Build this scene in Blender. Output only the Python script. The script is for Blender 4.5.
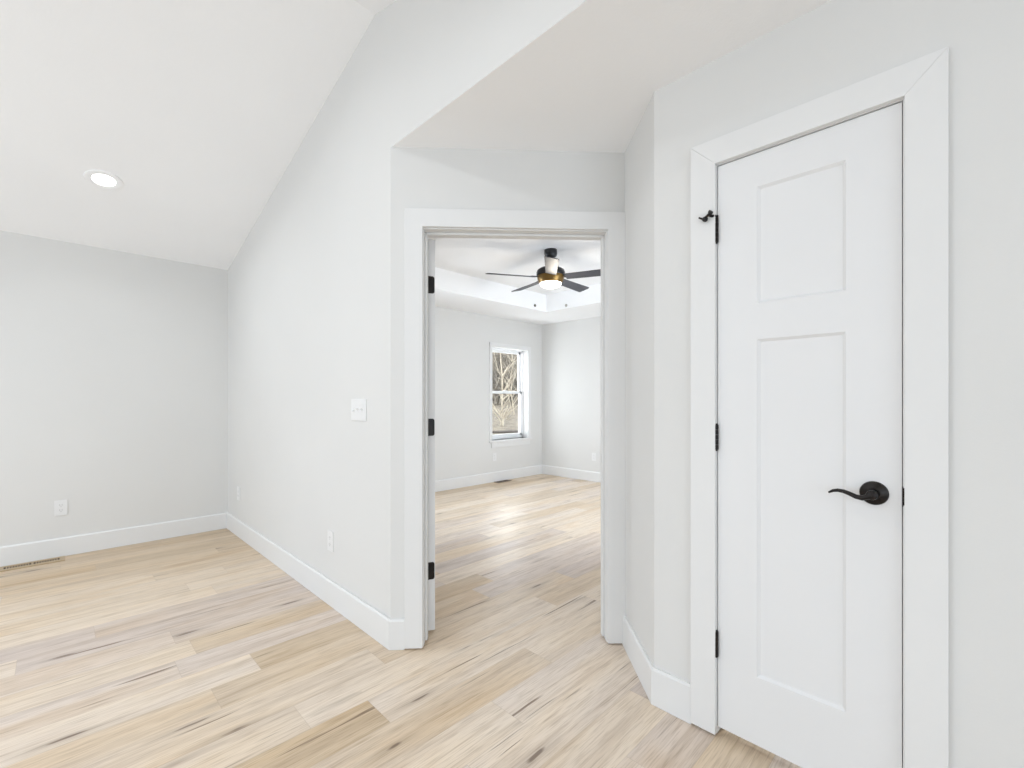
import bpy, bmesh, math, random
from mathutils import Vector, Matrix
for o in list(bpy.data.objects):
    bpy.data.objects.remove(o, do_unlink=True)
S = bpy.context.scene
C = S.collection
random.seed(11)
R2 = math.sqrt(2.0)

# ------------------------------------------------------------------ camera, world, lights, exposure
# world axes follow the walls of the house; the camera looks along the 45 degree diagonal (+X +Y)
cam_d = bpy.data.cameras.new('camera')
cam = bpy.data.objects.new('camera', cam_d); C.objects.link(cam)
cam.location = (0, 0, 1.21)
cam.rotation_euler = (math.pi/2, 0, -math.pi/4)
cam_d.sensor_width = 36.0
cam_d.lens = 36.0*457.0/1024.0
cam_d.shift_y = (400.0-384.0)/1024.0
cam_d.clip_start = 0.02
S.camera = cam

S.view_settings.view_transform = 'Standard'
S.view_settings.look = 'None'
S.view_settings.gamma = 1.0
S.view_settings.use_curve_mapping = False
S.view_settings.exposure = 0.085
try:
    S.cycles.use_denoising = True
    S.cycles.max_bounces = 14
    S.cycles.diffuse_bounces = 10
    S.cycles.glossy_bounces = 6
    S.cycles.transparent_max_bounces = 12
    S.cycles.sample_clamp_indirect = 6.0
except Exception:
    pass

world = bpy.data.worlds.new('sky'); S.world = world
world.use_nodes = True
bg = world.node_tree.nodes['Background']
bg.inputs[0].default_value = (0.93, 0.965, 1.0, 1)
bg.inputs[1].default_value = 6.0

def area(name, loc, direction, sx, sy, power, col=(1, 1, 1), shape='RECTANGLE', spread=180, portal=False):
    l = bpy.data.lights.new(name, 'AREA'); l.shape = shape; l.size = sx
    if shape in ('RECTANGLE', 'ELLIPSE'): l.size_y = sy
    l.energy = power; l.color = col; l.spread = math.radians(spread)
    o = bpy.data.objects.new(name, l); C.objects.link(o)
    o.location = loc
    o.rotation_euler = Vector(direction).to_track_quat('-Z', 'Y').to_euler()
    if portal: l.cycles.is_portal = True
    return o
# daylight through the glazed doors and windows of the great room (behind and left of the camera)
area('daylight_patio_doors', (-3.55, 2.75, 1.15), (1, 0, .06), 2.9, 2.0, 49, (0.71, 0.85, 1.0))
area('daylight_west_window', (-3.55, -2.0, 1.35), (1, .25, -.3), 2.4, 1.5, 34, (0.735, 0.865, 1.0))
area('daylight_south_windows', (-1.3, -4.25, 1.35), (0, 1, 0), 3.6, 1.7, 64, (0.735, 0.865, 1.0))
# daylight through the bedroom's window, then an added fill lamp without any window
area('daylight_bedroom_window', (2.45, 4.93, 1.32), (0.8, -1, -.3), 0.9, 1.4, 35, (0.78, 0.885, 1.0), spread=130)
area('bedroom_fill_south', (4.0, 0.93, 1.35), (0.3, 1, -.15), 1.8, 1.4, 57, (0.80, 0.895, 1.0), spread=130)
# ceiling cans of the great room, plus an unseen second row added as fill
def can_or_fill_lamp(x, y, z, p=8.5):
    s = -.262 if y > 2.144 else .262      # slope of the vault at that side
    area('can_or_fill_lamp', (x, y+s*.008, z-.008), (0, s, -1), 0.112, 0.112, p, (0.90, 0.95, 1.0), 'DISK', 160)
can_or_fill_lamp(0.23, 4.073, 2.674, 4)
can_or_fill_lamp(0.23, 2.55, 3.072, 3)
can_or_fill_lamp(0.23, 0.9, 2.853, 4.5)
can_or_fill_lamp(-2.0, 4.073, 2.674, 16)  # added row without fixtures, brightens the back wall
can_or_fill_lamp(-2.0, 2.55, 3.072, 10)
can_or_fill_lamp(-2.0, 0.9, 2.853, 12)

# ------------------------------------------------------------------ materials
def mat(name, col=(.8, .8, .8), rough=.5, metal=0.0, spec=.5):
    m = bpy.data.materials.new(name); m.use_nodes = True
    b = m.node_tree.nodes['Principled BSDF']
    b.inputs['Base Color'].default_value = (*col, 1)
    b.inputs['Roughness'].default_value = rough
    b.inputs['Metallic'].default_value = metal
    b.inputs['Specular IOR Level'].default_value = spec
    return m
def nn(m, t, **kw):
    n = m.node_tree.nodes.new(t)
    for k, v in kw.items(): setattr(n, k, v)
    return n
def lk(m, a, b): m.node_tree.links.new(a, b)
def ramp(m, stops, fac):
    r = nn(m, 'ShaderNodeValToRGB'); e = r.color_ramp.elements
    while len(e) < len(stops): e.new(0.5)
    for el, (p, c) in zip(e, stops):
        el.position = p; el.color = (*c, 1) if len(c) == 3 else c
    lk(m, fac, r.inputs[0]); return r
def math_n(m, op, a, b=None, c=None):
    n = nn(m, 'ShaderNodeMath', operation=op)
    for i, v in enumerate((a, b, c)):
        if v is None: continue
        if isinstance(v, (int, float)): n.inputs[i].default_value = v
        else: lk(m, v, n.inputs[i])
    return n.outputs[0]
def mix_c(m, fac, a, b, blend='MIX'):
    n = nn(m, 'ShaderNodeMix', data_type='RGBA', blend_type=blend)
    if isinstance(fac, (int, float)): n.inputs[0].default_value = fac
    else: lk(m, fac, n.inputs[0])
    for i, v in ((6, a), (7, b)):
        if isinstance(v, tuple): n.inputs[i].default_value = (*v, 1)
        else: lk(m, v, n.inputs[i])
    return n.outputs[2]

def paint(name, col, rough, bump, scale):
    """rolled wall paint: faint orange peel and very slight tone drift"""
    m = mat(name, col, rough, spec=.18)
    tc = nn(m, 'ShaderNodeTexCoord')
    n = nn(m, 'ShaderNodeTexNoise'); n.inputs['Scale'].default_value = scale; n.inputs['Detail'].default_value = 3
    lk(m, tc.outputs['Object'], n.inputs['Vector'])
    b = nn(m, 'ShaderNodeBump'); b.inputs['Strength'].default_value = bump; b.inputs['Distance'].default_value = .002
    lk(m, n.outputs['Fac'], b.inputs['Height'])
    pb = m.node_tree.nodes['Principled BSDF']
    lk(m, b.outputs[0], pb.inputs['Normal'])
    n2 = nn(m, 'ShaderNodeTexNoise'); n2.inputs['Scale'].default_value = 1.3
    lk(m, tc.outputs['Object'], n2.inputs['Vector'])
    r = ramp(m, [(0.3, tuple(c*.985 for c in col)), (0.7, tuple(min(1, c*1.01) for c in col))], n2.outputs['Fac'])
    lk(m, r.outputs[0], pb.inputs['Base Color'])
    return m
M = {}
M['wall'] = paint('greige_wall_paint', (.695, .692, .680), .7, .12, 180)
M['ceil'] = paint('white_ceiling_paint', (.895, .903, .915), .8, .35, 90)
M['trim'] = paint('white_trim_enamel', (.742, .742, .738), .5, .03, 60)
M['door'] = paint('white_door_enamel', (.75, .751, .755), .5, .04, 60)
M['plate'] = mat('white_plastic', (.76, .76, .76), .35)
M['toggle'] = mat('white_toggle_plastic', (.8, .8, .8), .25)
M['slot'] = mat('outlet_slot', (.22, .22, .22), .6)
M['bronze'] = mat('oil_rubbed_bronze', (.022, .019, .018), .33, .75)
M['rubber'] = mat('black_rubber', (.015, .014, .014), .6)
M['fanblack'] = mat('fan_matte_black', (.02, .02, .022), .35, .3)
M['lamplit_ring'] = mat('lamplit_black_ring', (.21, .125, .035), .35, .7)  # black metal ring; gold of the dome's reflected light put into its colour
M['vinyl'] = mat('white_vinyl', (.84, .85, .86), .35)
M['register'] = mat('tan_register_enamel', (.44, .33, .20), .4)
M['brownreg'] = mat('brown_register_enamel', (.10, .065, .04), .4)
M['void'] = mat('register_void', (.02, .014, .01), .9)
M['cap_dark'] = mat('dark_grey_cap', (.10, .10, .09), .5)
M['cap_light'] = mat('light_grey_cap', (.42, .40, .36), .5)

def wood_blade():
    m = mat('charcoal_wood_blade', (.04, .043, .055), .5, spec=.6)
    tc = nn(m, 'ShaderNodeTexCoord'); mp = nn(m, 'ShaderNodeMapping'); mp.inputs['Scale'].default_value = (4, 60, 10)
    lk(m, tc.outputs['Object'], mp.inputs[0])
    n = nn(m, 'ShaderNodeTexNoise'); n.inputs['Scale'].default_value = 1; n.inputs['Detail'].default_value = 4
    lk(m, mp.outputs[0], n.inputs['Vector'])
    r = ramp(m, [(.3, (.032, .035, .047)), (.7, (.055, .058, .072))], n.outputs['Fac'])
    lk(m, r.outputs[0], m.node_tree.nodes['Principled BSDF'].inputs['Base Color'])
    return m
M['blade'] = wood_blade()

def emit(name, col, s):
    m = bpy.data.materials.new(name); m.use_nodes = True
    b = m.node_tree.nodes['Principled BSDF']
    b.inputs['Base Color'].default_value = (.9, .9, .9, 1)
    b.inputs['Emission Color'].default_value = (*col, 1); b.inputs['Emission Strength'].default_value = s
    return m
M['lens'] = emit('lit_can_lens', (1, .985, .96), 6)
M['dome'] = emit('lit_opal_glass', (1, .93, .80), 5)

def glass():
    m = bpy.data.materials.new('window_glass'); m.use_nodes = True
    nt = m.node_tree; nt.nodes.remove(nt.nodes['Principled BSDF'])
    out = nt.nodes['Material Output']
    t = nn(m, 'ShaderNodeBsdfTransparent'); t.inputs[0].default_value = (.96, .97, .97, 1)
    g = nn(m, 'ShaderNodeBsdfGlossy'); g.inputs['Roughness'].default_value = .02
    lw = nn(m, 'ShaderNodeLayerWeight'); lw.inputs[0].default_value = .5
    fac = math_n(m, 'MULTIPLY_ADD', math_n(m, 'POWER', lw.outputs['Facing'], 5), .8, .04)
    x = nn(m, 'ShaderNodeMixShader')
    lk(m, fac, x.inputs[0]); lk(m, t.outputs[0], x.inputs[1]); lk(m, g.outputs[0], x.inputs[2])
    lk(m, x.outputs[0], out.inputs[0])
    return m
M['glass'] = glass()

def bark(name, a, b):
    m = mat(name, a, .8)
    tc = nn(m, 'ShaderNodeTexCoord')
    n = nn(m, 'ShaderNodeTexNoise'); n.inputs['Scale'].default_value = 7; n.inputs['Detail'].default_value = 5
    lk(m, tc.outputs['Object'], n.inputs['Vector'])
    r = ramp(m, [(.35, a), (.65, b)], n.outputs['Fac'])
    lk(m, r.outputs[0], m.node_tree.nodes['Principled BSDF'].inputs['Base Color'])
    return m
M['pale_bark'] = bark('pale_bark', (.30, .265, .205), (.21, .175, .13))
M['twig'] = bark('dry_twigs', (.19, .165, .13), (.055, .043, .032))
M['litter'] = bark('leaf_litter', (.135, .112, .08), (.04, .032, .022))
M['log'] = bark('dark_log_bark', (.03, .024, .02), (.05, .04, .033))

def floor_mat():
    m = mat('pale_oak_planks', (.6, .5, .4), .36, spec=.42)
    pb = m.node_tree.nodes['Principled BSDF']
    at = nn(m, 'ShaderNodeAttribute'); at.attribute_name = 'plank'
    sp = nn(m, 'ShaderNodeSeparateColor'); lk(m, at.outputs['Color'], sp.inputs[0])
    uv = nn(m, 'ShaderNodeUVMap'); uv.uv_map = 'plank_uv'
    su = nn(m, 'ShaderNodeSeparateXYZ'); lk(m, uv.outputs[0], su.inputs[0])
    def coords(kx, ky, seed):
        cx = math_n(m, 'MULTIPLY_ADD', sp.outputs[1], 53.0+seed, math_n(m, 'MULTIPLY', su.outputs[0], kx))
        cy = math_n(m, 'MULTIPLY_ADD', sp.outputs[2], 31.0+seed, math_n(m, 'MULTIPLY', su.outputs[1], ky))
        c = nn(m, 'ShaderNodeCombineXYZ'); lk(m, cx, c.inputs[0]); lk(m, cy, c.inputs[1])
        return c.outputs[0]
    def noise(kx, ky, seed, detail=3, dist=0.0):
        n = nn(m, 'ShaderNodeTexNoise'); n.inputs['Scale'].default_value = 1; n.inputs['Detail'].default_value = detail
        n.inputs['Distortion'].default_value = dist
        lk(m, coords(kx, ky, seed), n.inputs['Vector']); return n.outputs['Fac']
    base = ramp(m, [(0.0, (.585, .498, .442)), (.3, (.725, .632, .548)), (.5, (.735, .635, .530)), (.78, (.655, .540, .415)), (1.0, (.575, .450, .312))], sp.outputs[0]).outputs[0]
    # slow golden and grey drift inside each board
    drift = noise(1.1, 4.5, 9, 3, .5)
    b3 = ramp(m, [(.30, (.93, .93, .95)), (.46, (1.0, 1.0, 1.0)), (.58, (1.02, 1.0, .96)), (.74, (.93, .85, .73))], drift).outputs[0]
    col = mix_c(m, 1.0, base, b3, 'MULTIPLY')
    # broad bands of early and late wood along the board
    bands = noise(.9, 15, 1, 4, .8)
    b1 = ramp(m, [(.30, (.86, .83, .80)), (.50, (1.0, 1.0, 1.0)), (.72, (1.05, 1.06, 1.07))], bands).outputs[0]
    col = mix_c(m, 1.0, col, b1, 'MULTIPLY')
    # grain lines
    mid = noise(2.2, 46, 7, 4, .5)
    b4 = ramp(m, [(.30, (.83, .79, .74)), (.47, (1.0, 1.0, 1.0)), (.7, (1.03, 1.03, 1.03))], mid).outputs[0]
    col = mix_c(m, .85, col, b4, 'MULTIPLY')
    # fine pores
    fine = noise(9, 210, 5, 4)
    b2 = ramp(m, [(.32, (.74, .70, .65)), (.52, (1.04, 1.04, 1.04))], fine).outputs[0]
    col = mix_c(m, .75, col, b2, 'MULTIPLY')
    # mineral streaks: thin, long and rare
    st = noise(1.5, 42, 14, 3, .5)
    gate = noise(1.8, 6, 21, 2)
    s1 = ramp(m, [(.625, (0, 0, 0)), (.675, (1, 1, 1))], st).outputs[0]
    s2 = ramp(m, [(.52, (0, 0, 0)), (.62, (1, 1, 1))], gate).outputs[0]
    sm = mix_c(m, 1.0, s1, s2, 'MULTIPLY')
    col = mix_c(m, math_n(m, 'MULTIPLY', sm, .85), col, (.17, .105, .06))
    # knots, ragged at the rim
    v = nn(m, 'ShaderNodeTexVoronoi'); v.inputs['Scale'].default_value = 1; v.inputs['Randomness'].default_value = 1
    wob = nn(m, 'ShaderNodeVectorMath', operation='ADD')
    nv = nn(m, 'ShaderNodeTexNoise'); nv.inputs['Scale'].default_value = 3.5; nv.inputs['Detail'].default_value = 2
    lk(m, coords(1.6, 8.5, 33), nv.inputs['Vector'])
    sc = nn(m, 'ShaderNodeVectorMath', operation='SCALE'); sc.inputs['Scale'].default_value = .22; lk(m, nv.outputs['Color'], sc.inputs[0])
    lk(m, coords(1.6, 8.5, 33), wob.inputs[0]); lk(m, sc.outputs[0], wob.inputs[1])
    lk(m, wob.outputs[0], v.inputs['Vector'])
    k1 = ramp(m, [(.05, (1, 1, 1)), (.085, (.30, .30, .30)), (.20, (.10, .10, .10)), (.30, (0, 0, 0))], v.outputs['Distance']).outputs[0]
    kg = nn(m, 'ShaderNodeSeparateColor'); lk(m, v.outputs['Color'], kg.inputs[0])
    k2 = math_n(m, 'GREATER_THAN', kg.outputs[0], .5)
    km = math_n(m, 'MULTIPLY', math_n(m, 'MULTIPLY', k1, k2), .85)
    col = mix_c(m, km, col, (.14, .09, .06))
    # eased board edges
    uv2 = nn(m, 'ShaderNodeUVMap'); uv2.uv_map = 'edge_uv'
    s3 = nn(m, 'ShaderNodeSeparateXYZ'); lk(m, uv2.outputs[0], s3.inputs[0])
    e = math_n(m, 'MINIMUM', s3.outputs[0], s3.outputs[1])
    ed = math_n(m, 'LESS_THAN', e, .0009)
    col = mix_c(m, math_n(m, 'MULTIPLY', ed, .28), col, (.30, .22, .15))
    lk(m, col, pb.inputs['Base Color'])
    rr = ramp(m, [(.3, (.33,)*3), (.7, (.43,)*3)], fine).outputs[0]
    lk(m, rr, pb.inputs['Roughness'])
    b = nn(m, 'ShaderNodeBump'); b.inputs['Strength'].default_value = .12; b.inputs['Distance'].default_value = .001
    lk(m, fine, b.inputs['Height']); lk(m, b.outputs[0], pb.inputs['Normal'])
    return m
M['floor'] = floor_mat()

# ------------------------------------------------------------------ helpers
def obj(name, bm, m, parent=None, smooth=False, bevel=0.0, seg=2, angle=35):
    me = bpy.data.meshes.new(name)
    bmesh.ops.recalc_face_normals(bm, faces=bm.faces[:])
    bm.to_mesh(me); bm.free()
    me.materials.append(m)
    o = bpy.data.objects.new(name, me); C.objects.link(o)
    if parent is not None: o.parent = parent
    if smooth:
        for p in me.polygons: p.use_smooth = True
        try: me.set_sharp_from_angle(angle=math.radians(angle))
        except Exception: pass
    if bevel > 0:
        b = o.modifiers.new('bevel', 'BEVEL'); b.width = bevel; b.segments = seg; b.limit_method = 'ANGLE'
        b.angle_limit = math.radians(40)
    return o
def tag(o, label=None, cat=None, group=None, kind=None):
    if label: o['label'] = label
    if cat: o['category'] = cat
    if group: o['group'] = group
    if kind: o['kind'] = kind
    return o
def thing(name, loc, label, cat, rot=(0, 0, 0), group=None, kind=None):
    o = bpy.data.objects.new(name, None); C.objects.link(o)
    o.empty_display_size = .1
    o.location = loc; o.rotation_euler = rot
    return tag(o, label, cat, group, kind)
def box(bm, x0, x1, y0, y1, z0, z1):
    v = [bm.verts.new((x, y, z)) for x in (x0, x1) for y in (y0, y1) for z in (z0, z1)]
    for f in ((0, 1, 3, 2), (4, 6, 7, 5), (0, 4, 5, 1), (2, 3, 7, 6), (0, 2, 6, 4), (1, 5, 7, 3)):
        bm.faces.new([v[i] for i in f])
    return v
def prism(bm, pts, axis, a, b):
    """extrude a 2-D outline between a and b along an axis: 'z' (x,y), 'x' (y,z), 'y' (x,z)"""
    def P(p, t):
        return {'z': (p[0], p[1], t), 'x': (t, p[0], p[1]), 'y': (p[0], t, p[1])}[axis]
    lo = [bm.verts.new(P(p, a)) for p in pts]; hi = [bm.verts.new(P(p, b)) for p in pts]
    n = len(pts)
    bm.faces.new(lo[::-1]); bm.faces.new(hi)
    for i in range(n): bm.faces.new((lo[i], lo[(i+1) % n], hi[(i+1) % n], hi[i]))
    return lo+hi
def lathe(bm, prof, n=40, mx=None):
    """revolve (radius, height) round z"""
    rows = []
    for r, z in prof:
        if r < 1e-6: rows.append([bm.verts.new((0, 0, z))])
        else: rows.append([bm.verts.new((r*math.cos(2*math.pi*k/n), r*math.sin(2*math.pi*k/n), z)) for k in range(n)])
    for a, b in zip(rows, rows[1:]):
        for k in range(n):
            k2 = (k+1) % n
            if len(a) == 1 and len(b) == 1: break
            if len(a) == 1: bm.faces.new((a[0], b[k], b[k2]))
            elif len(b) == 1: bm.faces.new((a[k], a[k2], b[0]))
            else: bm.faces.new((a[k], a[k2], b[k2], b[k]))
    vs = [v for r in rows for v in r]
    if mx is not None: bmesh.ops.transform(bm, matrix=mx, verts=vs)
    return vs
def sweep(bm, pts, radii, n=8, flat=1.0):
    """tube through points; flat squashes the section vertically"""
    pts = [Vector(p) for p in pts]; rings = []
    for i, p in enumerate(pts):
        t = (pts[min(i+1, len(pts)-1)]-pts[max(i-1, 0)]).normalized()
        up = Vector((0, 0, 1)) if abs(t.z) < .95 else Vector((1, 0, 0))
        s = t.cross(up).normalized(); u = s.cross(t)
        rings.append([bm.verts.new(p+s*(radii[i]*math.cos(2*math.pi*k/n))+u*(radii[i]*flat*math.sin(2*math.pi*k/n))) for k in range(n)])
    for a, b in zip(rings, rings[1:]):
        for k in range(n): bm.faces.new((a[k], a[(k+1) % n], b[(k+1) % n], b[k]))
    bm.faces.new(rings[0][::-1]); bm.faces.new(rings[-1])
def structure(name, bm, m, label, cat, bevel=0.0):
    return tag(obj(name, bm, m, bevel=bevel), label, cat, kind='structure')
def offset_path(pts, d):
    """shift an open 2-D polyline to its left by d, mitred"""
    out = []
    V = [Vector(p) for p in pts]
    for i, p in enumerate(V):
        ns = []
        if i > 0: t = (V[i]-V[i-1]).normalized(); ns.append(Vector((-t.y, t.x)))
        if i < len(V)-1: t = (V[i+1]-V[i]).normalized(); ns.append(Vector((-t.y, t.x)))
        if len(ns) == 1: out.append(p+ns[0]*d)
        else:
            b = (ns[0]+ns[1]).normalized(); out.append(p+b*(d/max(.2, b.dot(ns[0]))))
    return out

# ------------------------------------------------------------------ plan of the place (metres)
CEIL = 2.44
YB = 4.965                       # back wall of the great room and of the bedroom
XP = 1.157                       # partition between great room and bedroom
XF = 5.66                        # far wall of the bedroom
RIDGE_Y, PITCH = 2.144, .262
RIDGE_Z = CEIL+PITCH*(YB-RIDGE_Y)
EAVE_Y = RIDGE_Y-(RIDGE_Z-CEIL)/PITCH
XW, YS = -3.7, -4.4              # far sides of the great room, behind the camera
def rz(r, z): return ((r+z)/R2, (z-r)/R2)
P0 = Vector(rz(-.589, 2.222))    # door wall, left end (meets the partition)
P1 = Vector(rz(.560, 2.275))     # door wall, right end (meets the return wall)
PD = Vector(rz(.567, 1.822))     # outside corner of return wall and closet wall
XC = PD.x                        # closet wall
DW = (P1-P0).normalized()        # along the door wall
DN = Vector((-DW.y, DW.x))       # away from the camera
def dwp(s, d): p = P0+DW*s+DN*d; return (p.x, p.y)
DW_ROT = math.atan2(DW.y, DW.x)
LEN = (P1-P0).length
WT = .12

# ------------------------------------------------------------------ floor: one surface of oak planks
def build_floor():
    bm = bmesh.new()
    cl = bm.loops.layers.float_color.new('plank')
    uvl = bm.loops.layers.uv.new('plank_uv'); uv2 = bm.loops.layers.uv.new('edge_uv')
    W, L = .178, 1.42
    Y0 = 2.247
    rnd = random.Random(5)
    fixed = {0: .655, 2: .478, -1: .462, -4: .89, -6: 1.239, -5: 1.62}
    tone = {(0, 0): .95, (0, -1): .5, (1, 0): .15, (1, -1): .2, (2, 0): .82, (2, -1): .62, (3, 0): .12, (3, -1): .15, (4, 0): .02, (4, -1): .05, (5, -1): .03, (5, 0): .08,  # board tones; left boards darkened to offset the strong patio light
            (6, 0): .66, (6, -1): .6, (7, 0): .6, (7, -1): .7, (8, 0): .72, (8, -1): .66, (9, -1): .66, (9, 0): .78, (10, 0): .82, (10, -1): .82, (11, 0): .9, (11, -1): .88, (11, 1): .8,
            (12, 0): 1.0, (12, -1): 1.0, (12, 1): .9, (13, 0): .9, (13, -1): .92, (13, 1): .95, (13, -2): .85, (14, 0): 1.0, (14, -1): .96, (14, 1): .9, (14, -2): .9, (15, 0): .95, (15, -1): .95, (15, 1): 1.0,  # back rows painted darker gold for the dim light near the wall
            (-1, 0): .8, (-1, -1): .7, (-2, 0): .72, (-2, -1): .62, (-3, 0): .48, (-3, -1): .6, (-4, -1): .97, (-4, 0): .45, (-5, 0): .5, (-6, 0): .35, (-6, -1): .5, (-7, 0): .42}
    k0 = math.floor((YS-Y0)/W)-1; k1 = math.ceil((YB+.1-Y0)/W)
    for k in range(k0, k1):
        y0 = Y0+k*W; y1 = y0+W
        j = fixed.get(k, rnd.uniform(0, L))
        a = j-math.ceil((j-XW+.2)/L)*L
        while a < XF+.2:
            b = a+L
            i = round((a-j)/L)
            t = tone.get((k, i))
            if t is None and k >= 12: t = min(1, max(.55, rnd.gauss(.85, .1)))  # remaining back boards get the same painted-in dimness
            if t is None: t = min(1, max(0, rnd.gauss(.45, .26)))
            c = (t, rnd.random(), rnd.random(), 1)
            vs = [bm.verts.new(p) for p in ((a, y0, 0), (b, y0, 0), (b, y1, 0), (a, y1, 0))]
            vm = [bm.verts.new(p) for p in (((a+b)/2, y0, 0), ((a+b)/2, (y0+y1)/2, 0), ((a+b)/2, y1, 0), (a, (y0+y1)/2, 0), (b, (y0+y1)/2, 0))]
            quads = ((vs[0], vm[0], vm[1], vm[3]), (vm[0], vs[1], vm[4], vm[1]), (vm[1], vm[4], vs[2], vm[2]), (vm[3], vm[1], vm[2], vs[3]))
            for q in quads:
                f = bm.faces.new(q)
                for lp in f.loops:
                    x, y = lp.vert.co.x, lp.vert.co.y
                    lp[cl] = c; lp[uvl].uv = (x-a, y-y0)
                    lp[uv2].uv = (min(x-a, b-x), min(y-y0, y1-y))
            a = b
    o = obj('floor', bm, M['floor'])
    tag(o, 'pale oak plank floor running from the great room through the doorway', 'floor', kind='structure')
    # subfloor slab under the planks
    bm = bmesh.new(); box(bm, XW-.2, XF+.2, YS-.2, YB+.2, -.25, -.003)
    tag(obj('floor_slab', bm, M['void']), 'dark subfloor slab under the oak planks', 'floor', kind='structure')
build_floor()

# ------------------------------------------------------------------ walls
def gable(y0, y1):
    """outline (y,z) of a wall under the vault between two y values"""
    top = []
    for y in (y1, RIDGE_Y, EAVE_Y, y0):
        if y0-1e-6 <= y <= y1+1e-6:
            z = RIDGE_Z-PITCH*abs(y-RIDGE_Y) if y >= EAVE_Y else CEIL
            top.append((y, max(z, CEIL)+.03))
    return top
bm = bmesh.new(); box(bm, XW-.15, XP+.0, YB, YB+.15, 0, CEIL+.02)
structure('wall_back', bm, M['wall'], 'pale greige back wall at the left, low end of the sloped ceiling', 'wall')
# partition with the gable above it and the header over the hall
bm = bmesh.new()
prism(bm, [(P0.y, 0), (YB+.1, 0)]+gable(EAVE_Y-.5, YB+.1)+[(EAVE_Y-.5, CEIL+.0012), (P0.y, CEIL+.0012)], 'x', XP, XP+WT)
structure('wall_partition', bm, M['wall'], 'long pale wall with the switch plate, rising to the vaulted ceiling', 'wall')
# door wall with its opening
SL, SR, HD = .1580, 1.0605, 2.046      # jamb faces along the wall, head height
JT = .018
bm = bmesh.new()
def wall_piece(bm, s0, s1, z0, z1, d0=0.0, d1=WT):
    prism(bm, [dwp(s0, d0), dwp(s1, d0), dwp(s1, d1), dwp(s0, d1)], 'z', z0, z1)
wall_piece(bm, 0, SL-JT, 0, CEIL)
wall_piece(bm, SR+JT, LEN+.1, 0, CEIL)
wall_piece(bm, SL-JT, SR+JT, HD+JT, CEIL)
structure('wall_doorway', bm, M['wall'], 'angled greige wall around and above the bedroom doorway', 'wall')
# return wall and closet wall
DR = (P1-PD).normalized(); RN = Vector((DR.y, -DR.x))
p = [PD, P1, P1+RN*.1, PD+RN*.1]
bm = bmesh.new(); prism(bm, [(q.x, q.y) for q in p], 'z', 0, CEIL)
structure('wall_return', bm, M['wall'], 'narrow wall strip between the bedroom doorway and the closet wall', 'wall')
CY1, CY0, CTOP = .6438, .1318, 2.0555    # closet jamb faces and head height
bm = bmesh.new()
def cbox(bm, y0, y1, z0, z1): box(bm, XC, XC+WT, y0, y1, z0, z1)
prism(bm, [(XC, CY1+JT), (XC, PD.y), (XC+.02, PD.y+.02), (XC+WT, PD.y-.05), (XC+WT, CY1+JT)], 'z', 0, CEIL)
cbox(bm, YS, CY0-JT, 0, CEIL); cbox(bm, CY0-JT, CY1+JT, CTOP+JT, CEIL)
structure('wall_closet', bm, M['wall'], 'pale greige wall holding the white closet door', 'wall')
# shell of the closet, bedroom and rest of the great room
bm = bmesh.new(); box(bm, 2.45, 2.55, -.45, .80, 0, CEIL); box(bm, XC+WT, 2.45, -.45, -.35, 0, CEIL)
structure('wall_closet_inside', bm, M['wall'], 'unlit inside walls of the closet behind the closed door', 'wall')
bm = bmesh.new(); box(bm, XF, XF+.15, .7, YB+.15, 0, CEIL+.3)
structure('wall_bedroom_far', bm, M['wall'], 'cool grey far wall of the bedroom, right of its window', 'wall')
bm = bmesh.new(); box(bm, 1.83, XF, .78, .90, 0, CEIL+.02)
structure('wall_bedroom_near', bm, M['wall'], 'bedroom wall on the closet side', 'wall')
# window wall of the bedroom with its opening
WX0, WX1, WZ0, WZ1 = 4.541, 5.333, .612, 2.012
bm = bmesh.new()
box(bm, XP, WX0, YB, YB+.2, 0, CEIL+.3); box(bm, WX1, XF, YB, YB+.2, 0, CEIL+.3)
box(bm, WX0, WX1, YB, YB+.2, 0, WZ0); box(bm, WX0, WX1, YB, YB+.2, WZ1, CEIL+.3)
structure('wall_bedroom_window', bm, M['wall'], 'grey bedroom wall around the double hung window', 'wall')
bm = bmesh.new(); prism(bm, [(YS-.15, 0), (YB+.15, 0)]+gable(YS-.15, YB+.15), 'x', XW-.15, XW)
structure('wall_west', bm, M['wall'], 'side wall of the great room beyond the left of the picture', 'wall')
bm = bmesh.new(); box(bm, XW-.15, XC+WT, YS-.15, YS, 0, CEIL+.02)
structure('wall_south', bm, M['wall'], 'wall of the great room behind the camera', 'wall')

# ------------------------------------------------------------------ ceilings
bm = bmesh.new()
T = .14
prof = [(YB+.15, CEIL-PITCH*.15), (RIDGE_Y, RIDGE_Z), (EAVE_Y, CEIL), (YS-.15, CEIL), (YS-.15, CEIL+T), (EAVE_Y, CEIL+T), (RIDGE_Y, RIDGE_Z+T), (YB+.15, CEIL+T-PITCH*.15)]
prism(bm, prof, 'x', XW-.15, XP+.005)
structure('ceiling', bm, M['ceil'], 'white vaulted ceiling sloping down to the left back wall', 'ceiling')
bm = bmesh.new()
mid0, mid1 = dwp(.0, .06), dwp(LEN+.02, .06)
prism(bm, [(XP+.0006, YS), (XP+.0006, P0.y+.001), mid0, mid1, (XC+.09, PD.y-.02), (XC+.09, YS)], 'z', CEIL, CEIL+.1)
structure('ceiling_hall', bm, M['ceil'], 'flat white ceiling over the hall in front of the two doors', 'ceiling')
TX0, TX1, TY0, TY1, TZ = 2.08, 4.86, 1.69, 4.18, 2.68
bm = bmesh.new()
prism(bm, [(XP+.06, YB+.1), mid0, (mid1[0], mid1[1]), (TX0, mid1[1]), (TX0, YB+.1)], 'z', CEIL, TZ+.04)
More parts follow.
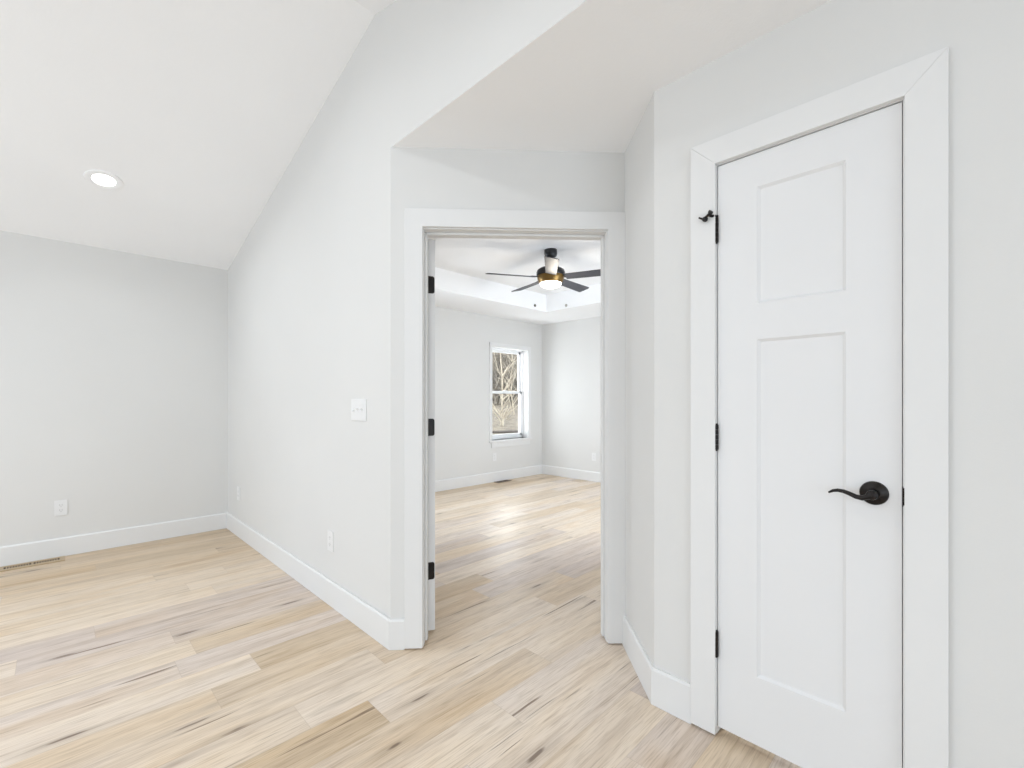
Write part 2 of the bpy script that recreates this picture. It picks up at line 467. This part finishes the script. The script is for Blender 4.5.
prism(bm, [(mid1[0], mid1[1]), (1.85, .8), (XF+.05, .8), (XF+.05, TY0), (TX0, TY0), (TX0, mid1[1])], 'z', CEIL, TZ+.04)
box(bm, TX1, XF+.05, TY0, YB+.1, CEIL, TZ+.04)
box(bm, TX0, TX1, TY1, YB+.1, CEIL, TZ+.04)
box(bm, TX0-.2, TX1+.2, TY0-.2, TY1+.2, TZ, TZ+.1)
structure('ceiling_bedroom', bm, M['ceil'], 'white bedroom ceiling with a raised rectangular tray', 'ceiling')

# ------------------------------------------------------------------ baseboards
def baseboard(name, path, label, ends=None, h=.146, t=.014):
    """board standing along a wall path, on the path's left side, top edge eased"""
    a = [Vector(p) for p in path]; b = offset_path(path, t); c = offset_path(path, t*.55)
    if ends:
        for k, e in ends.items(): b[k] = Vector(e[0]); c[k] = Vector(e[1])
    bm = bmesh.new(); secs = []
    for p, q, r in zip(a, b, c):
        secs.append([bm.verts.new(v) for v in ((p.x, p.y, 0.001), (q.x, q.y, 0.001), (q.x, q.y, h-.009), (r.x, r.y, h), (p.x, p.y, h))])
    for s, u in zip(secs, secs[1:]):
        for k in range(5): bm.faces.new((s[k], s[(k+1) % 5], u[(k+1) % 5], u[k]))
    bm.faces.new(secs[0]); bm.faces.new(secs[-1][::-1])
    return structure(name, bm, M['trim'], label, 'baseboard')
SCL0 = .0685                     # outer edge of the doorway casing, left
baseboard('baseboard_back', [(XP, YB), (XW, YB)], 'white baseboard along the left back wall')
baseboard('baseboard_partition', [dwp(SCL0-.001, 0), tuple(P0), (XP, YB-.014)], 'white baseboard along the long wall and round its corner', h=.146)
baseboard('baseboard_return', [(XC, .7330), tuple(PD), dwp(LEN, .0)], 'white baseboard round the corner left of the closet door')
baseboard('baseboard_closet', [(XC, YS), (XC, .0355)], 'white baseboard right of the closet door')
baseboard('baseboard_bedroom_window', [(XF, YB), (XP+WT, YB)], 'white baseboard under the bedroom window')
baseboard('baseboard_bedroom_far', [(XF, .9), (XF, YB-.014)], 'white baseboard along the far bedroom wall')

# ------------------------------------------------------------------ door trims
def casing_frame(bm, s0, s1, z0, ztop, w, P, d0, d1, joined=False):
    """three mitred boards; P(s,d) gives plan points; s0/s1 inner edges"""
    def board(pts):
        lo = [bm.verts.new((*P(s, d0), z)) for s, z in pts]; hi = [bm.verts.new((*P(s, d1), z)) for s, z in pts]
        n = len(pts); bm.faces.new(lo); bm.faces.new(hi[::-1])
        for i in range(n): bm.faces.new((lo[i], hi[i], hi[(i+1) % n], lo[(i+1) % n]))
    if joined:
        board([(s0-w, z0), (s0, z0), (s0, ztop), (s1, ztop), (s1, z0), (s1+w, z0), (s1+w, ztop+w), (s0-w, ztop+w)]); return
    g = .0002
    board([(s0-w, z0), (s0, z0), (s0, ztop-g), (s0-w, ztop+w-g)])
    board([(s1+w, z0), (s1+w, ztop+w-g), (s1, ztop-g), (s1, z0)])
    board([(s0, ztop), (s1, ztop), (s1+w, ztop+w), (s0-w, ztop+w)])
# bedroom doorway: casing both sides, jamb, stop
bm = bmesh.new()
casing_frame(bm, SL-.003, SR+.003, .008, HD+.005, .0868, dwp, -.018, 0.0, True)
casing_frame(bm, SL-.005, SR+.005, .008, HD+.005, .0868, dwp, WT, WT+.018, True)
wall_piece(bm, SL-JT, SL, .006, HD); wall_piece(bm, SR, SR+JT, .006, HD); wall_piece(bm, SL-JT, SR+JT, HD, HD+JT)
wall_piece(bm, SL, SL+.011, .012, HD, .047, .082); wall_piece(bm, SR-.011, SR, .012, HD, .047, .082); wall_piece(bm, SL, SR, HD-.011, HD, .047, .082)
structure('trim_1', bm, M['trim'], 'white casing and jamb of the open bedroom doorway', 'door trim', bevel=.0018)
# closet door: casing and jamb
def cp(s, d): return (XC+d, s)
bm = bmesh.new()
casing_frame(bm, CY0-.0047, CY1, .010, CTOP+.002, .0887, cp, -.018, 0.0)
box(bm, XC, XC+WT, CY0-JT, CY0, .006, CTOP); box(bm, XC, XC+WT, CY1, CY1+JT, .006, CTOP); box(bm, XC, XC+WT, CY0-JT, CY1+JT, CTOP, CTOP+JT)
box(bm, XC+.040, XC+.075, CY0, CY0+.011, .01, CTOP); box(bm, XC+.040, XC+.075, CY1-.011, CY1, .01, CTOP); box(bm, XC+.040, XC+.075, CY0, CY1, CTOP-.011, CTOP)
structure('trim_2', bm, M['trim'], 'white mitred casing around the closet door', 'door trim', bevel=.0009)

# ------------------------------------------------------------------ doors
def slab_mesh(w, z0, z1, panels, th=.035):
    """door slab in local coords: x along the width 0..w, y through the thickness 0..th (y=0 is the near face); recessed flat panels both faces"""
    bm = bmesh.new()
    xs = sorted({0, w, *[v for p in panels for v in p[:2]]}); zs = sorted({z0, z1, *[v for p in panels for v in p[2:]]})
    def solid(xa, xb, za, zb):
        cx, cz = (xa+xb)/2, (za+zb)/2
        return not any(p[0] < cx < p[1] and p[2] < cz < p[3] for p in panels)
    grid = {}
    def V(x, y, z):
        k = (round(x, 5), round(y, 5), round(z, 5))
        if k not in grid: grid[k] = bm.verts.new((x, y, z))
        return grid[k]
    for y in (0, th):
        for xa, xb in zip(xs, xs[1:]):
            for za, zb in zip(zs, zs[1:]):
                if solid(xa, xb, za, zb): bm.faces.new((V(xa, y, za), V(xb, y, za), V(xb, y, zb), V(xa, y, zb)))
        dep = .0085 if y == 0 else -.0085; sl = .009
        for x0, x1, a, b in panels:
            def ring(i):
                e = sl*i; yy = y+dep*i
                return [(x0+e, yy, a+e), (x1-e, yy, a+e), (x1-e, yy, b-e), (x0+e, yy, b-e)]
            o_, n_ = ring(0), ring(1)
            # outer ring must follow the grid points along its edges
            for k in range(4):
                p, q = Vector(o_[k]), Vector(o_[(k+1) % 4])
                cut = [p]
                for x in xs:
                    for z in zs:
                        c = Vector((x, y, z))
                        if (c-p).length > 1e-6 and (c-q).length > 1e-6 and abs((c-p).length+(c-q).length-(q-p).length) < 1e-7: cut.append(c)
                cut.append(q); cut.sort(key=lambda c: (c-p).length)
                bm.faces.new([V(*c) for c in cut]+[V(*n_[(k+1) % 4]), V(*n_[k])])
            bm.faces.new([V(*c) for c in n_])
    for xa, xb in zip(xs, xs[1:]):
        for z in (z0, z1): bm.faces.new((V(xa, 0, z), V(xb, 0, z), V(xb, th, z), V(xa, th, z)))
    for za, zb in zip(zs, zs[1:]):
        for x in (0, w): bm.faces.new((V(x, 0, za), V(x, th, za), V(x, th, zb), V(x, 0, zb)))
    return bm
def rounded(bm, u0, u1, v0, v1, r, F, t0, t1, corners=(1, 1, 1, 1), n=6):
    """plate with rounded corners; F(u,v,t) maps to 3-D"""
    pts = []
    for (cu, cv, a0, on) in ((u1-r, v0+r, -90, corners[0]), (u1-r, v1-r, 0, corners[1]), (u0+r, v1-r, 90, corners[2]), (u0+r, v0+r, 180, corners[3])):
        if on:
            for k in range(n+1):
                a = math.radians(a0+90*k/n); pts.append((cu+r*math.cos(a), cv+r*math.sin(a)))
        else:
            a = math.radians(a0+45); pts.append((cu+r*(1 if math.cos(a) > 0 else -1), cv+r*(1 if math.sin(a) > 0 else -1)))
    lo = [bm.verts.new(F(u, v, t0)) for u, v in pts]; hi = [bm.verts.new(F(u, v, t1)) for u, v in pts]
    m_ = len(pts); bm.faces.new(lo); bm.faces.new(hi[::-1])
    for i in range(m_): bm.faces.new((lo[i], hi[i], hi[(i+1) % m_], lo[(i+1) % m_]))

def lever(parent, M4, name='handle'):
    """rose, hub and wave lever in local coords: lever points to -x, out of the door is -y"""
    bm = bmesh.new()
    rot = Matrix.Rotation(math.pi/2, 4, 'X')      # lathe z -> -y
    lathe(bm, [(0, 0), (.0345, 0), (.0345, .003), (.0325, .007), (.027, .0105), (.019, .0135), (.0165, .0155), (.0150, .018), (0, .018)], 40, M4 @ rot)
    h = obj(name, bm, M['bronze'], parent, smooth=True, angle=28)
    bm = bmesh.new()
    lathe(bm, [(0, .0), (.0115, .0), (.0115, .030), (.0135, .034), (.0140, .046), (.0125, .052), (.008, .0545), (0, .055)], 32, M4 @ rot)
    pts = [(0.000, -.047, -.001), (-.010, -.048, -.006), (-.022, -.049, -.0105), (-.036, -.049, -.0085), (-.052, -.048, -.002), (-.066, -.047, .0025), (-.080, -.046, .0035), (-.092, -.045, .0005), (-.103, -.0445, -.0065)]
    sweep(bm, [M4 @ Vector(p) for p in pts], [.0095, .0092, .0086, .0078, .0072, .0066, .0060, .0052, .0032], 14, .85)
    obj('lever', bm, M['bronze'], h, smooth=True, angle=50)
    return h

# closet door (closed, opens into the hall)
door2 = thing('door_2', (XC+.002, .1339, 0), 'white two-panel closet door, closed, with a black lever handle', 'door', rot=(0, 0, math.pi/2), kind='structure')
# local x runs towards the hinge (+Y), local y points to -X (into the hall)
DWD = .6412-.1339
panels = [(.2630-.1339, .5109-.1339, .265, 1.417), (.2630-.1339, .5109-.1339, 1.540, 1.937)]
bm = slab_mesh(DWD, .033, 2.0515, panels)
bmesh.ops.transform(bm, matrix=Matrix.Translation((0, -.035, 0)), verts=bm.verts[:])
obj('panel', bm, M['door'], door2)
# handle: out of the door is local +y, lever points to +x
M4 = Matrix.Translation((.196-.1339, 0.0, .9385)) @ Matrix.Rotation(math.pi, 4, 'Z')
lever(door2, M4)
def barrel(bm, x, y, z0, z1, r=.0062):
    n = 5; L = (z1-z0)/n
    for k in range(n):
        mx = Matrix.Translation((x, y, z0+k*L))
        lathe(bm, [(0, .0004), (r*.9, .0004), (r, .0012), (r, L-.0012), (r*.9, L-.0004), (0, L-.0004)], 16, mx)
    lathe(bm, [(0, 0), (r*.8, 0), (r*.65, .004), (0, .006)], 16, Matrix.Translation((x, y, z1)))
    lathe(bm, [(0, -.006), (r*.65, -.004), (r*.8, 0), (0, 0)], 16, Matrix.Translation((x, y, z0)))
for zc in (1.8225, 1.077, .333):
    bm = bmesh.new(); x = DWD+.0035; y = .0070
    barrel(bm, x, y, zc-.0455, zc+.044, .0085)
    box(bm, x-.0007, x+.0007, -.030, .005, zc-.044, zc+.044)
    hg = obj('hinge', bm, M['bronze'], door2, smooth=True, angle=30)
    if zc > 1.8:
        # hinge-pin door stop on the top hinge
        bm = bmesh.new()
        lathe(bm, [(0, .0455), (.0085, .0455), (.0085, .051), (0, .051)], 20, Matrix.Translation((x, y, zc)))
        zt = zc+.0482
        sweep(bm, [(x, y, zt), (x+.010, y+.016, zt+.001), (x+.016, y+.030, zt+.002)], [.0075, .0066, .0055], 10, .8)
        sweep(bm, [(x+.006, y+.031, zt+.008), (x+.016, y+.030, zt+.002), (x+.034, y+.026, zt-.008), (x+.052, y+.022, zt+.004)], [.0045, .0050, .0045, .0032], 10)
        ds = obj('door_stop', bm, M['bronze'], hg, smooth=True, angle=40)
# bumpers are part of the stop assembly, kept under the hinge
def disc_between(bm, p, q, r):
    p, q = Vector(p), Vector(q); d = (q-p)
    mx = Matrix.Translation(p) @ d.to_track_quat('Z', 'Y').to_matrix().to_4x4()
    lathe(bm, [(0, 0), (r*.85, 0), (r, d.length*.2), (r, d.length*.8), (r*.85, d.length), (0, d.length)], 20, mx)
hinge_top = [c for c in door2.children if c.name.startswith('hinge')][0]
x = DWD+.0035; y = .0070; zt = 1.823+.0482
bm = bmesh.new(); disc_between(bm, (x+.004, y+.032, zt+.012), (x+.011, y+.030, zt+.005), .0085)
obj('bumper', bm, M['rubber'], hinge_top, smooth=True)
bm = bmesh.new(); disc_between(bm, (x+.026, y+.029, zt-.005), (x+.032, y+.022, zt-.013), .0095)
obj('bumper', bm, M['rubber'], hinge_top, smooth=True)
# strike lip on the latch jamb
bm = bmesh.new()
box(bm, -.0030, -.0012, -.030, .003, .909, .966); box(bm, -.0062, -.0020, .0015, .0030, .913, .962)
obj('latch_plate', bm, M['bronze'], door2, bevel=.0005)

# bedroom door, swung open into the bedroom on its left hinges
AX = Vector(dwp(SL, WT+.0065))
TH = math.radians(109)
door1 = thing('door_1', (AX.x, AX.y, 0), 'white bedroom door swung open, only its hinge edge showing in the doorway', 'door', rot=(0, 0, DW_ROT+TH), kind='structure')
W1 = SR-SL-.006
st = .115
pan = [(st, W1-st, 1.54, 1.92), (st, W1/2-.05, .26, 1.42), (W1/2+.05, W1-st, .26, 1.42)]
bm = slab_mesh(W1, .018, HD-.004, pan)
bmesh.ops.transform(bm, matrix=Matrix.Translation((.003, -.0415, 0)), verts=bm.verts[:])
obj('panel', bm, M['door'], door1)
bm_inv = Matrix.Rotation(-TH, 4, 'Z')
for zc in (1.806, 1.069, .326):
    bm = bmesh.new()
    h2 = .0445
    # leaf let into the door edge (local plane x=.003)
    rounded(bm, -.0385, -.0045, zc-h2, zc+h2, 0.0115, lambda u, v, t: (t, u, v), .0018, .0036, corners=(0, 0, 1, 1))
    # leaf on the jamb, turned back by the opening angle
    def J(u, v, t):
        p = bm_inv @ Vector((t, u, 0)); return (p.x, p.y, v)
    rounded(bm, -.0385, -.0045, zc-h2, zc+h2, .0115, J, -.0003, .0012, corners=(0, 0, 1, 1))
    barrel(bm, .0, .0, zc-h2, zc+h2, .006)
    hg = obj('hinge', bm, M['bronze'], door1)
# lever on the far end of the open door
lever(door1, Matrix.Translation((W1-.06, -.0415, .94)))

# ------------------------------------------------------------------ bedroom window
win = thing('window_1', ((WX0+WX1)/2, YB, WZ0), 'white double hung bedroom window looking out on bare trees', 'window', kind='structure')
hw = (WX1-WX0)/2; wh = WZ1-WZ0
def wbox(bm, x0, x1, y0, y1, z0, z1): box(bm, x0, x1, y0, y1, z0, z1)
bm = bmesh.new()   # casing on the room side
cw = .045
wbox(bm, -hw-cw, -hw+.002, -.016, 0, -.0, wh+cw); wbox(bm, hw-.002, hw+cw, -.016, 0, 0, wh+cw); wbox(bm, -hw-cw, hw+cw, -.0162, 0, wh-.002, wh+cw)
obj('casing', bm, M['trim'], win, bevel=.0015)
bm = bmesh.new()   # return lining
wbox(bm, -hw, -hw+.012, 0, .12, 0, wh); wbox(bm, hw-.012, hw, 0, .12, 0, wh); wbox(bm, -hw, hw, 0, .12, wh-.012, wh)
obj('jamb', bm, M['trim'], win)
bm = bmesh.new(); wbox(bm, -hw-cw-.012, hw+cw+.012, -.034, .12, -.030, 0)
obj('sill', bm, M['trim'], win, bevel=.003)
bm = bmesh.new(); wbox(bm, -hw-cw+.03, hw+cw-.02, -.016, 0, -.105, -.030)
obj('apron', bm, M['trim'], win, bevel=.0015)
bm = bmesh.new()   # vinyl frame
f0, f1 = .105, .19
wbox(bm, -hw, -hw+.035, f0, f1, 0, wh); wbox(bm, hw-.035, hw, f0, f1, 0, wh); wbox(bm, -hw, hw, f0, f1, 0, .035); wbox(bm, -hw, hw, f0, f1, wh-.035, wh)
fr = obj('frame', bm, M['vinyl'], win, bevel=.001)
def sash(z0, z1, y0, y1, lockrail):
    bm = bmesh.new(); a = hw-.033; s = .038
    wbox(bm, -a, -a+s, y0, y1, z0, z1); wbox(bm, a-s, a, y0, y1, z0, z1); wbox(bm, -a, a, y0, y1, z0, z0+s); wbox(bm, -a, a, y0, y1, z1-s, z1)
    so = obj('sash', bm, M['vinyl'], win, bevel=.001)
    bm = bmesh.new(); ym = (y0+y1)/2; wbox(bm, -a+s-.004, a-s+.004, ym-.002, ym+.002, z0+s-.004, z1-s+.004)
    obj('pane', bm, M['glass'], so)
    return so
low = sash(.034, .735, .112, .142, True)
up = sash(.700, wh-.034, .146, .176, False)
bm = bmesh.new(); wbox(bm, -.03, .03, .104, .128, .735, .747)
obj('sash_lock', bm, M['vinyl'], low, bevel=.002)

# ------------------------------------------------------------------ electrical plates
def outlet(loc, rot, label):
    o = thing('outlet', loc, label, 'outlet', rot=(0, 0, rot), group='wall outlets')
    bm = bmesh.new(); F = lambda u, v, t: (u, -t, v)
    rounded(bm, -.0365, .0365, -.059, .059, .004, F, 0, .0055)
    obj('plate', bm, M['plate'], o, bevel=.0014)
    for s in (1, -1):
        bm = bmesh.new(); rounded(bm, -.0170, .0170, s*.0195-.0140, s*.0195+.0140, .010, F, .005, .0072)
        r = obj('receptacle', bm, M['plate'], o, bevel=.0005)
        bm = bmesh.new()
        for dx, hh in ((-.0065, .0045), (.0065, .0038)): box(bm, dx-.0011, dx+.0011, -.0076, -.0070, s*.0195-hh+.003, s*.0195+hh+.003)
        lathe(bm, [(0, -.0003), (.0024, -.0003), (.0024, .0003), (0, .0003)], 12, Matrix.Translation((0, -.0073, s*.0195-.0075)) @ Matrix.Rotation(math.pi/2, 4, 'X'))
        obj('slots', bm, M['slot'], r)
    bm = bmesh.new(); lathe(bm, [(0, 0), (.003, 0), (.0025, .001), (0, .0012)], 12, Matrix.Translation((0, -.0055, 0)) @ Matrix.Rotation(math.pi/2, 4, 'X'))
    obj('screw', bm, M['plate'], o)
    return o
H = math.pi/2
outlet((.0325, YB, .377), 0, 'white outlet on the left back wall above the floor register')
outlet((XP, 4.59, .378), -H, 'white outlet on the long wall, close to the back corner')
outlet((XP, 2.676, .374), -H, 'white outlet low on the long wall below the switch plate')
outlet((4.597, YB, .367), 0, 'tiny white outlet under the bedroom window')
outlet((XF, 3.938, .366), -H, 'tiny white outlet on the far bedroom wall')

sw = thing('switch_plate', (XP, 2.319, 1.157), 'white three-gang toggle switch plate on the long wall', 'light switch', rot=(0, 0, -H))
F = lambda u, v, t: (u, -t, v)
bm = bmesh.new(); rounded(bm, -.083, .083, -.058, .058, .004, F, 0, .006)
obj('plate', bm, M['plate'], sw, bevel=.0016)
for dx, up_ in ((-.046, -1), (0, 1), (.046, 1)):
    bm = bmesh.new(); box(bm, dx-.0053, dx+.0053, -.0068, -.0055, -.0125, .0125)
    col = obj('toggle_slot', bm, M['toggle'], sw, bevel=.0005)
    bm = bmesh.new()
    v = box(bm, dx-.0042, dx+.0042, -.019, -.005, -.0045, .0045)
    for q in v:
        if q.co.y < -.01: q.co.z = q.co.z*.7+up_*.009
    obj('toggle', bm, M['toggle'], col, bevel=.001)
    for zz in (.030, -.030):
        bm = bmesh.new(); lathe(bm, [(0, 0), (.003, 0), (.0025, .001), (0, .0012)], 12, Matrix.Translation((dx, -.006, zz)) @ Matrix.Rotation(math.pi/2, 4, 'X'))
        obj('screw', bm, M['plate'], sw)

# ------------------------------------------------------------------ floor registers
def register(loc, L, W, label, m, nslot, name='floor_register'):
    o = thing(name, loc, label, 'floor vent', group='floor registers')
    t = .006
    bm = bmesh.new()
    sy = W*.23; g = L*.035; x0 = -L/2+.03; x1 = L/2-.03
    yc = W*.06
    box(bm, -L/2, L/2, -W/2, yc-sy, 0, t); box(bm, -L/2, L/2, yc+sy, W/2, 0, t)
    box(bm, -L/2, x0, yc-sy, yc+sy, 0, t); box(bm, x1, L/2, yc-sy, yc+sy, 0, t); box(bm, -g/2, g/2, yc-sy, yc+sy, 0, t)
    for a, b in ((x0, -g/2), (g/2, x1)):
        p = (b-a)/nslot
        for k in range(1, nslot): box(bm, a+k*p-p*.22, a+k*p+p*.22, yc-sy, yc+sy, 0, t)
    obj('grille', bm, m, o, bevel=.0006)
    bm = bmesh.new(); box(bm, x0, x1, yc-sy, yc+sy, .0003, .0012)
    obj('duct_opening', bm, M['void'], o)
    return o
register((-.118, 4.880, .0), .345, .128, 'tan slotted floor register against the left back baseboard', M['register'], 10)
register((4.70, 4.893, .0), .27, .105, 'dark brown floor register below the bedroom window', M['brownreg'], 8)

# ------------------------------------------------------------------ recessed ceiling light
tilt = math.atan(PITCH)
cl = thing('recessed_light', (.230, 4.073, CEIL+PITCH*(YB-4.073)), 'round lit recessed light in the sloped ceiling', 'ceiling light', rot=(-tilt, 0, 0))
bm = bmesh.new()
lathe(bm, [(.060, .004), (.061, -.0015), (.078, -.004), (.096, -.006), (.100, -.004), (.101, .004)], 48)
obj('trim_ring', bm, M['ceil'], cl, smooth=True)
bm = bmesh.new(); lathe(bm, [(0, -.0020), (.050, -.0020), (.0605, -.0015), (.0605, .003), (0, .003)], 48)
obj('lens', bm, M['lens'], cl, smooth=True)

# ------------------------------------------------------------------ ceiling fan
FX, FY = 3.436, 2.900
fan = thing('ceiling_fan', (FX, FY, TZ), 'black five-blade ceiling fan with a lit dome in the bedroom', 'ceiling fan')
bm = bmesh.new(); lathe(bm, [(0, 0), (.062, 0), (.064, -.006), (.064, -.038), (.057, -.060), (.040, -.074), (.018, -.078), (0, -.078)], 40)
obj('canopy', bm, M['fanblack'], fan, smooth=True)
bm = bmesh.new(); lathe(bm, [(0, -.07), (.013, -.07), (.013, -.215), (0, -.215)], 20)
obj('downrod', bm, M['fanblack'], fan, smooth=True)
bm = bmesh.new(); lathe(bm, [(0, -0.155), (.028, -0.155), (.034, -0.167), (.060, -0.172), (.105, -0.182), (.132, -0.200), (.139, -0.218), (.139, -0.248), (.135, -0.256), (0, -0.256)], 48)
obj('motor', bm, M['fanblack'], fan, smooth=True)
bm = bmesh.new(); lathe(bm, [(0, -0.255), (.132, -0.255), (.133, -0.266), (.130, -0.284), (.123, -0.304), (.113, -0.324), (.109, -0.326), (0, -0.326)], 48)
obj('light_ring', bm, M['lamplit_ring'], fan, smooth=True)
bm = bmesh.new(); lathe(bm, [(.106, -0.324), (.106, -0.330), (.099, -0.343), (.084, -0.356), (.058, -0.367), (.025, -0.372), (0, -0.373)], 48)
obj('light_dome', bm, M['dome'], fan, smooth=True)
ZB = 2.407-TZ
pitch = math.radians(13)
for k in range(5):
    a = math.radians(-4+72*k)
    dx = (-math.cos(a)+math.sin(a))/R2; dy = (-math.cos(a)-math.sin(a))/R2
    ang = math.atan2(dy, dx)
    bm = bmesh.new()
    r0, r1, w0, w1, th = .150, .640, .105, .128, .007
    pts = [(r0, -w0/2), (r1-.012, -w1/2), (r1, -w1/2+.012), (r1, w1/2-.012), (r1-.012, w1/2), (r0, w0/2)]
    prism(bm, pts, 'z', -th/2, th/2)
    b = obj('blade', bm, M['blade'], fan, bevel=.0015)
    # looking outward the right-hand edge (local -y) is the higher one
    b.matrix_local = Matrix.Translation((0, 0, ZB)) @ Matrix.Rotation(ang, 4, 'Z') @ Matrix.Rotation(-pitch, 4, 'X')
    bm = bmesh.new(); prism(bm, [(.105, -.018), (.165, -.034), (.200, -.034), (.200, .034), (.165, .034), (.105, .018)], 'z', th/2, th/2+.005)
    obj('blade_iron', bm, M['fanblack'], b, bevel=.001)
fl = bpy.data.lights.new('fan_lamp', 'POINT'); fl.energy = 6; fl.color = (1, .92, .80); fl.shadow_soft_size = .07
flo = bpy.data.objects.new('fan_lamp', fl); C.objects.link(flo); flo.location = (FX, FY, TZ-.445)

# ------------------------------------------------------------------ small caps on the sides of the tray
def cap(loc, axis, m, label):
    o = thing('wire_cap', loc, label, 'wall cap', group='tray ceiling caps')
    rot = {'y': Matrix.Rotation(math.pi/2, 4, 'X'), 'x': Matrix.Rotation(-math.pi/2, 4, 'Y')}[axis]
    bm = bmesh.new(); lathe(bm, [(0, 0), (.020, 0), (.020, .005), (.017, .009), (.009, .010), (.008, .016), (0, .017)], 24, rot)
    obj('cap_body', bm, m, o, smooth=True)
cap((4.62, TY1, 2.497), 'y', M['cap_dark'], 'dark round cap on the tray side above the bedroom window wall')
cap((TX1, 3.828, 2.482), 'x', M['cap_light'], 'light grey round cap on the tray side above the far bedroom wall')

# ------------------------------------------------------------------ outdoors beyond the bedroom window
def D(r, z, h): x_, y_ = rz(r, z); return Vector((x_, y_, h))
def ground_h(z): return -.35+max(0, z-9)*.15+max(0, z-16)*.005
bm = bmesh.new(); rows = []
rn = random.Random(3)
for i in range(40):
    z = 8.6+i*1.25
    rows.append([bm.verts.new(D(-14+j*1.0, z, ground_h(z)+rn.uniform(-.08, .08))) for j in range(29)])
for a, b in zip(rows, rows[1:]):
    for k in range(28): bm.faces.new((a[k], a[k+1], b[k+1], b[k]))
tag(obj('hillside', bm, M['litter'], smooth=True), 'brown leaf covered slope outside the bedroom window', 'hillside', kind='structure')
bm = bmesh.new(); rn = random.Random(8)
for i in range(3600):
    z = rn.uniform(18.2, 42); r = rn.uniform(-6, 6)*(z/30)
    h = rn.uniform(1.2, 3.6); p = D(r, z, ground_h(z)-.05); lean = rn.uniform(-.5, .5); ln2 = rn.uniform(-.3, .3)
    t = rn.uniform(.012, .05)
    q = p+Vector((lean*.4*h, -lean*.4*h, h*.55)); e = q+Vector((lean*.9*h*.5+ln2, -lean*.9*h*.5, h*.45))
    sweep(bm, [p, q, e], [t, t*.7, t*.3], 4)
    for _ in range(3):
        s = p.lerp(q, rn.uniform(.3, 1)); d_ = rn.uniform(-1, 1)
        sweep(bm, [s, s+Vector((d_*.5, -d_*.5, rn.uniform(.1, .8)))*rn.uniform(.5, 1.3)], [t*.5, t*.2], 3)
tag(obj('undergrowth', bm, M['twig']), 'tangle of bare brown brush covering the slope outside', 'brush', kind='stuff')
def tree(zd, limbs, label, seed):
    """limbs: (r, height) polylines seen from the house, at distance zd, with start and end radius"""
    rr = random.Random(seed)
    base = limbs[0][0][0]
    o = thing('bare_tree', D(base[0], zd, ground_h(zd)-.05), label, 'tree', group='pale bare trees outside')
    for n_, (pts, ra, rb) in enumerate(limbs):
        bm = bmesh.new(); dz = rr.uniform(-.12, .12)
        P = []
        for k, (r, h) in enumerate(pts):
            P.append(D(r, zd+dz*k*(0 if n_ == 0 else 1), h)-o.location)
        m_ = len(P)
        sweep(bm, P, [.62*(ra+(rb-ra)*k/(m_-1)) for k in range(m_)], 7)
        # small side twigs
        for k in range(5 if n_ else 2):
            t_ = rr.uniform(.35, .98)*(m_-1); i_ = min(int(t_), m_-2); s = P[i_].lerp(P[i_+1], t_-i_)
            a = rr.choice((-1, 1))*rr.uniform(.3, .8); L_ = rr.uniform(.35, .9)
            e = s+Vector((a*.7*L_, -a*.7*L_, L_*rr.uniform(.5, 1)))
            sweep(bm, [s, s.lerp(e, .5)+Vector((0, 0, .04)), e], [rb*.55, rb*.4, rb*.2], 5)
        obj('trunk' if n_ == 0 else 'branch', bm, M['pale_bark'], o, smooth=True, angle=60)
    return o
def q(px, py, z): return ((px-512)/457*z, 1.21-(py-400)/457*z)
Z1 = 14.0
def L(*pp): return [q(a, b, Z1) for a, b in pp]
tree(Z1, [(L((501.5, 444), (503, 432), (503, 417)), .055, .05), (L((503, 417), (502, 405), (502.3, 390), (502.2, 375)), .045, .04),
          (L((502.2, 375), (500.8, 362), (500.2, 348), (499.5, 330)), .034, .018), (L((502.2, 376), (507, 368), (512, 361), (512.2, 345), (513.5, 325)), .032, .016),
          (L((503, 417), (507, 408), (510.3, 396), (512, 382)), .042, .024), (L((497, 440), (500.5, 427), (503.5, 416)), .04, .05),
          (L((496, 410), (499, 414), (502.5, 418)), .018, .03)], 'pale forked tree, thickest trunk seen through the window', 2)
Z1 = 15.0
tree(Z1, [(L((502.5, 442), (507, 419), (512, 407)), .045, .036), (L((512, 407), (519, 396), (526, 380)), .034, .015), (L((511, 409), (508, 392), (510, 380), (512, 370), (516, 352)), .03, .014)],
     'thinner pale tree leaning right behind the forked one', 4)
Z1 = 16.0
tree(Z1, [(L((515, 436), (514, 412), (511, 392)), .045, .03), (L((511, 392), (514, 378), (519, 366), (523, 350)), .03, .014), (L((512, 396), (505, 380), (498, 372), (494, 352)), .024, .012)],
     'pale sapling at the right edge of the window view', 6)
bm = bmesh.new()
sweep(bm, [D(-1.6, 13.1, .27), D(-.4, 12.9, .31), (D(.8, 13.0, .33)), D(1.9, 13.3, .32)], [.045, .040, .036, .030], 10)
tag(obj('fallen_log', bm, M['log'], smooth=True), 'dark fallen log lying across the slope outside', 'log')
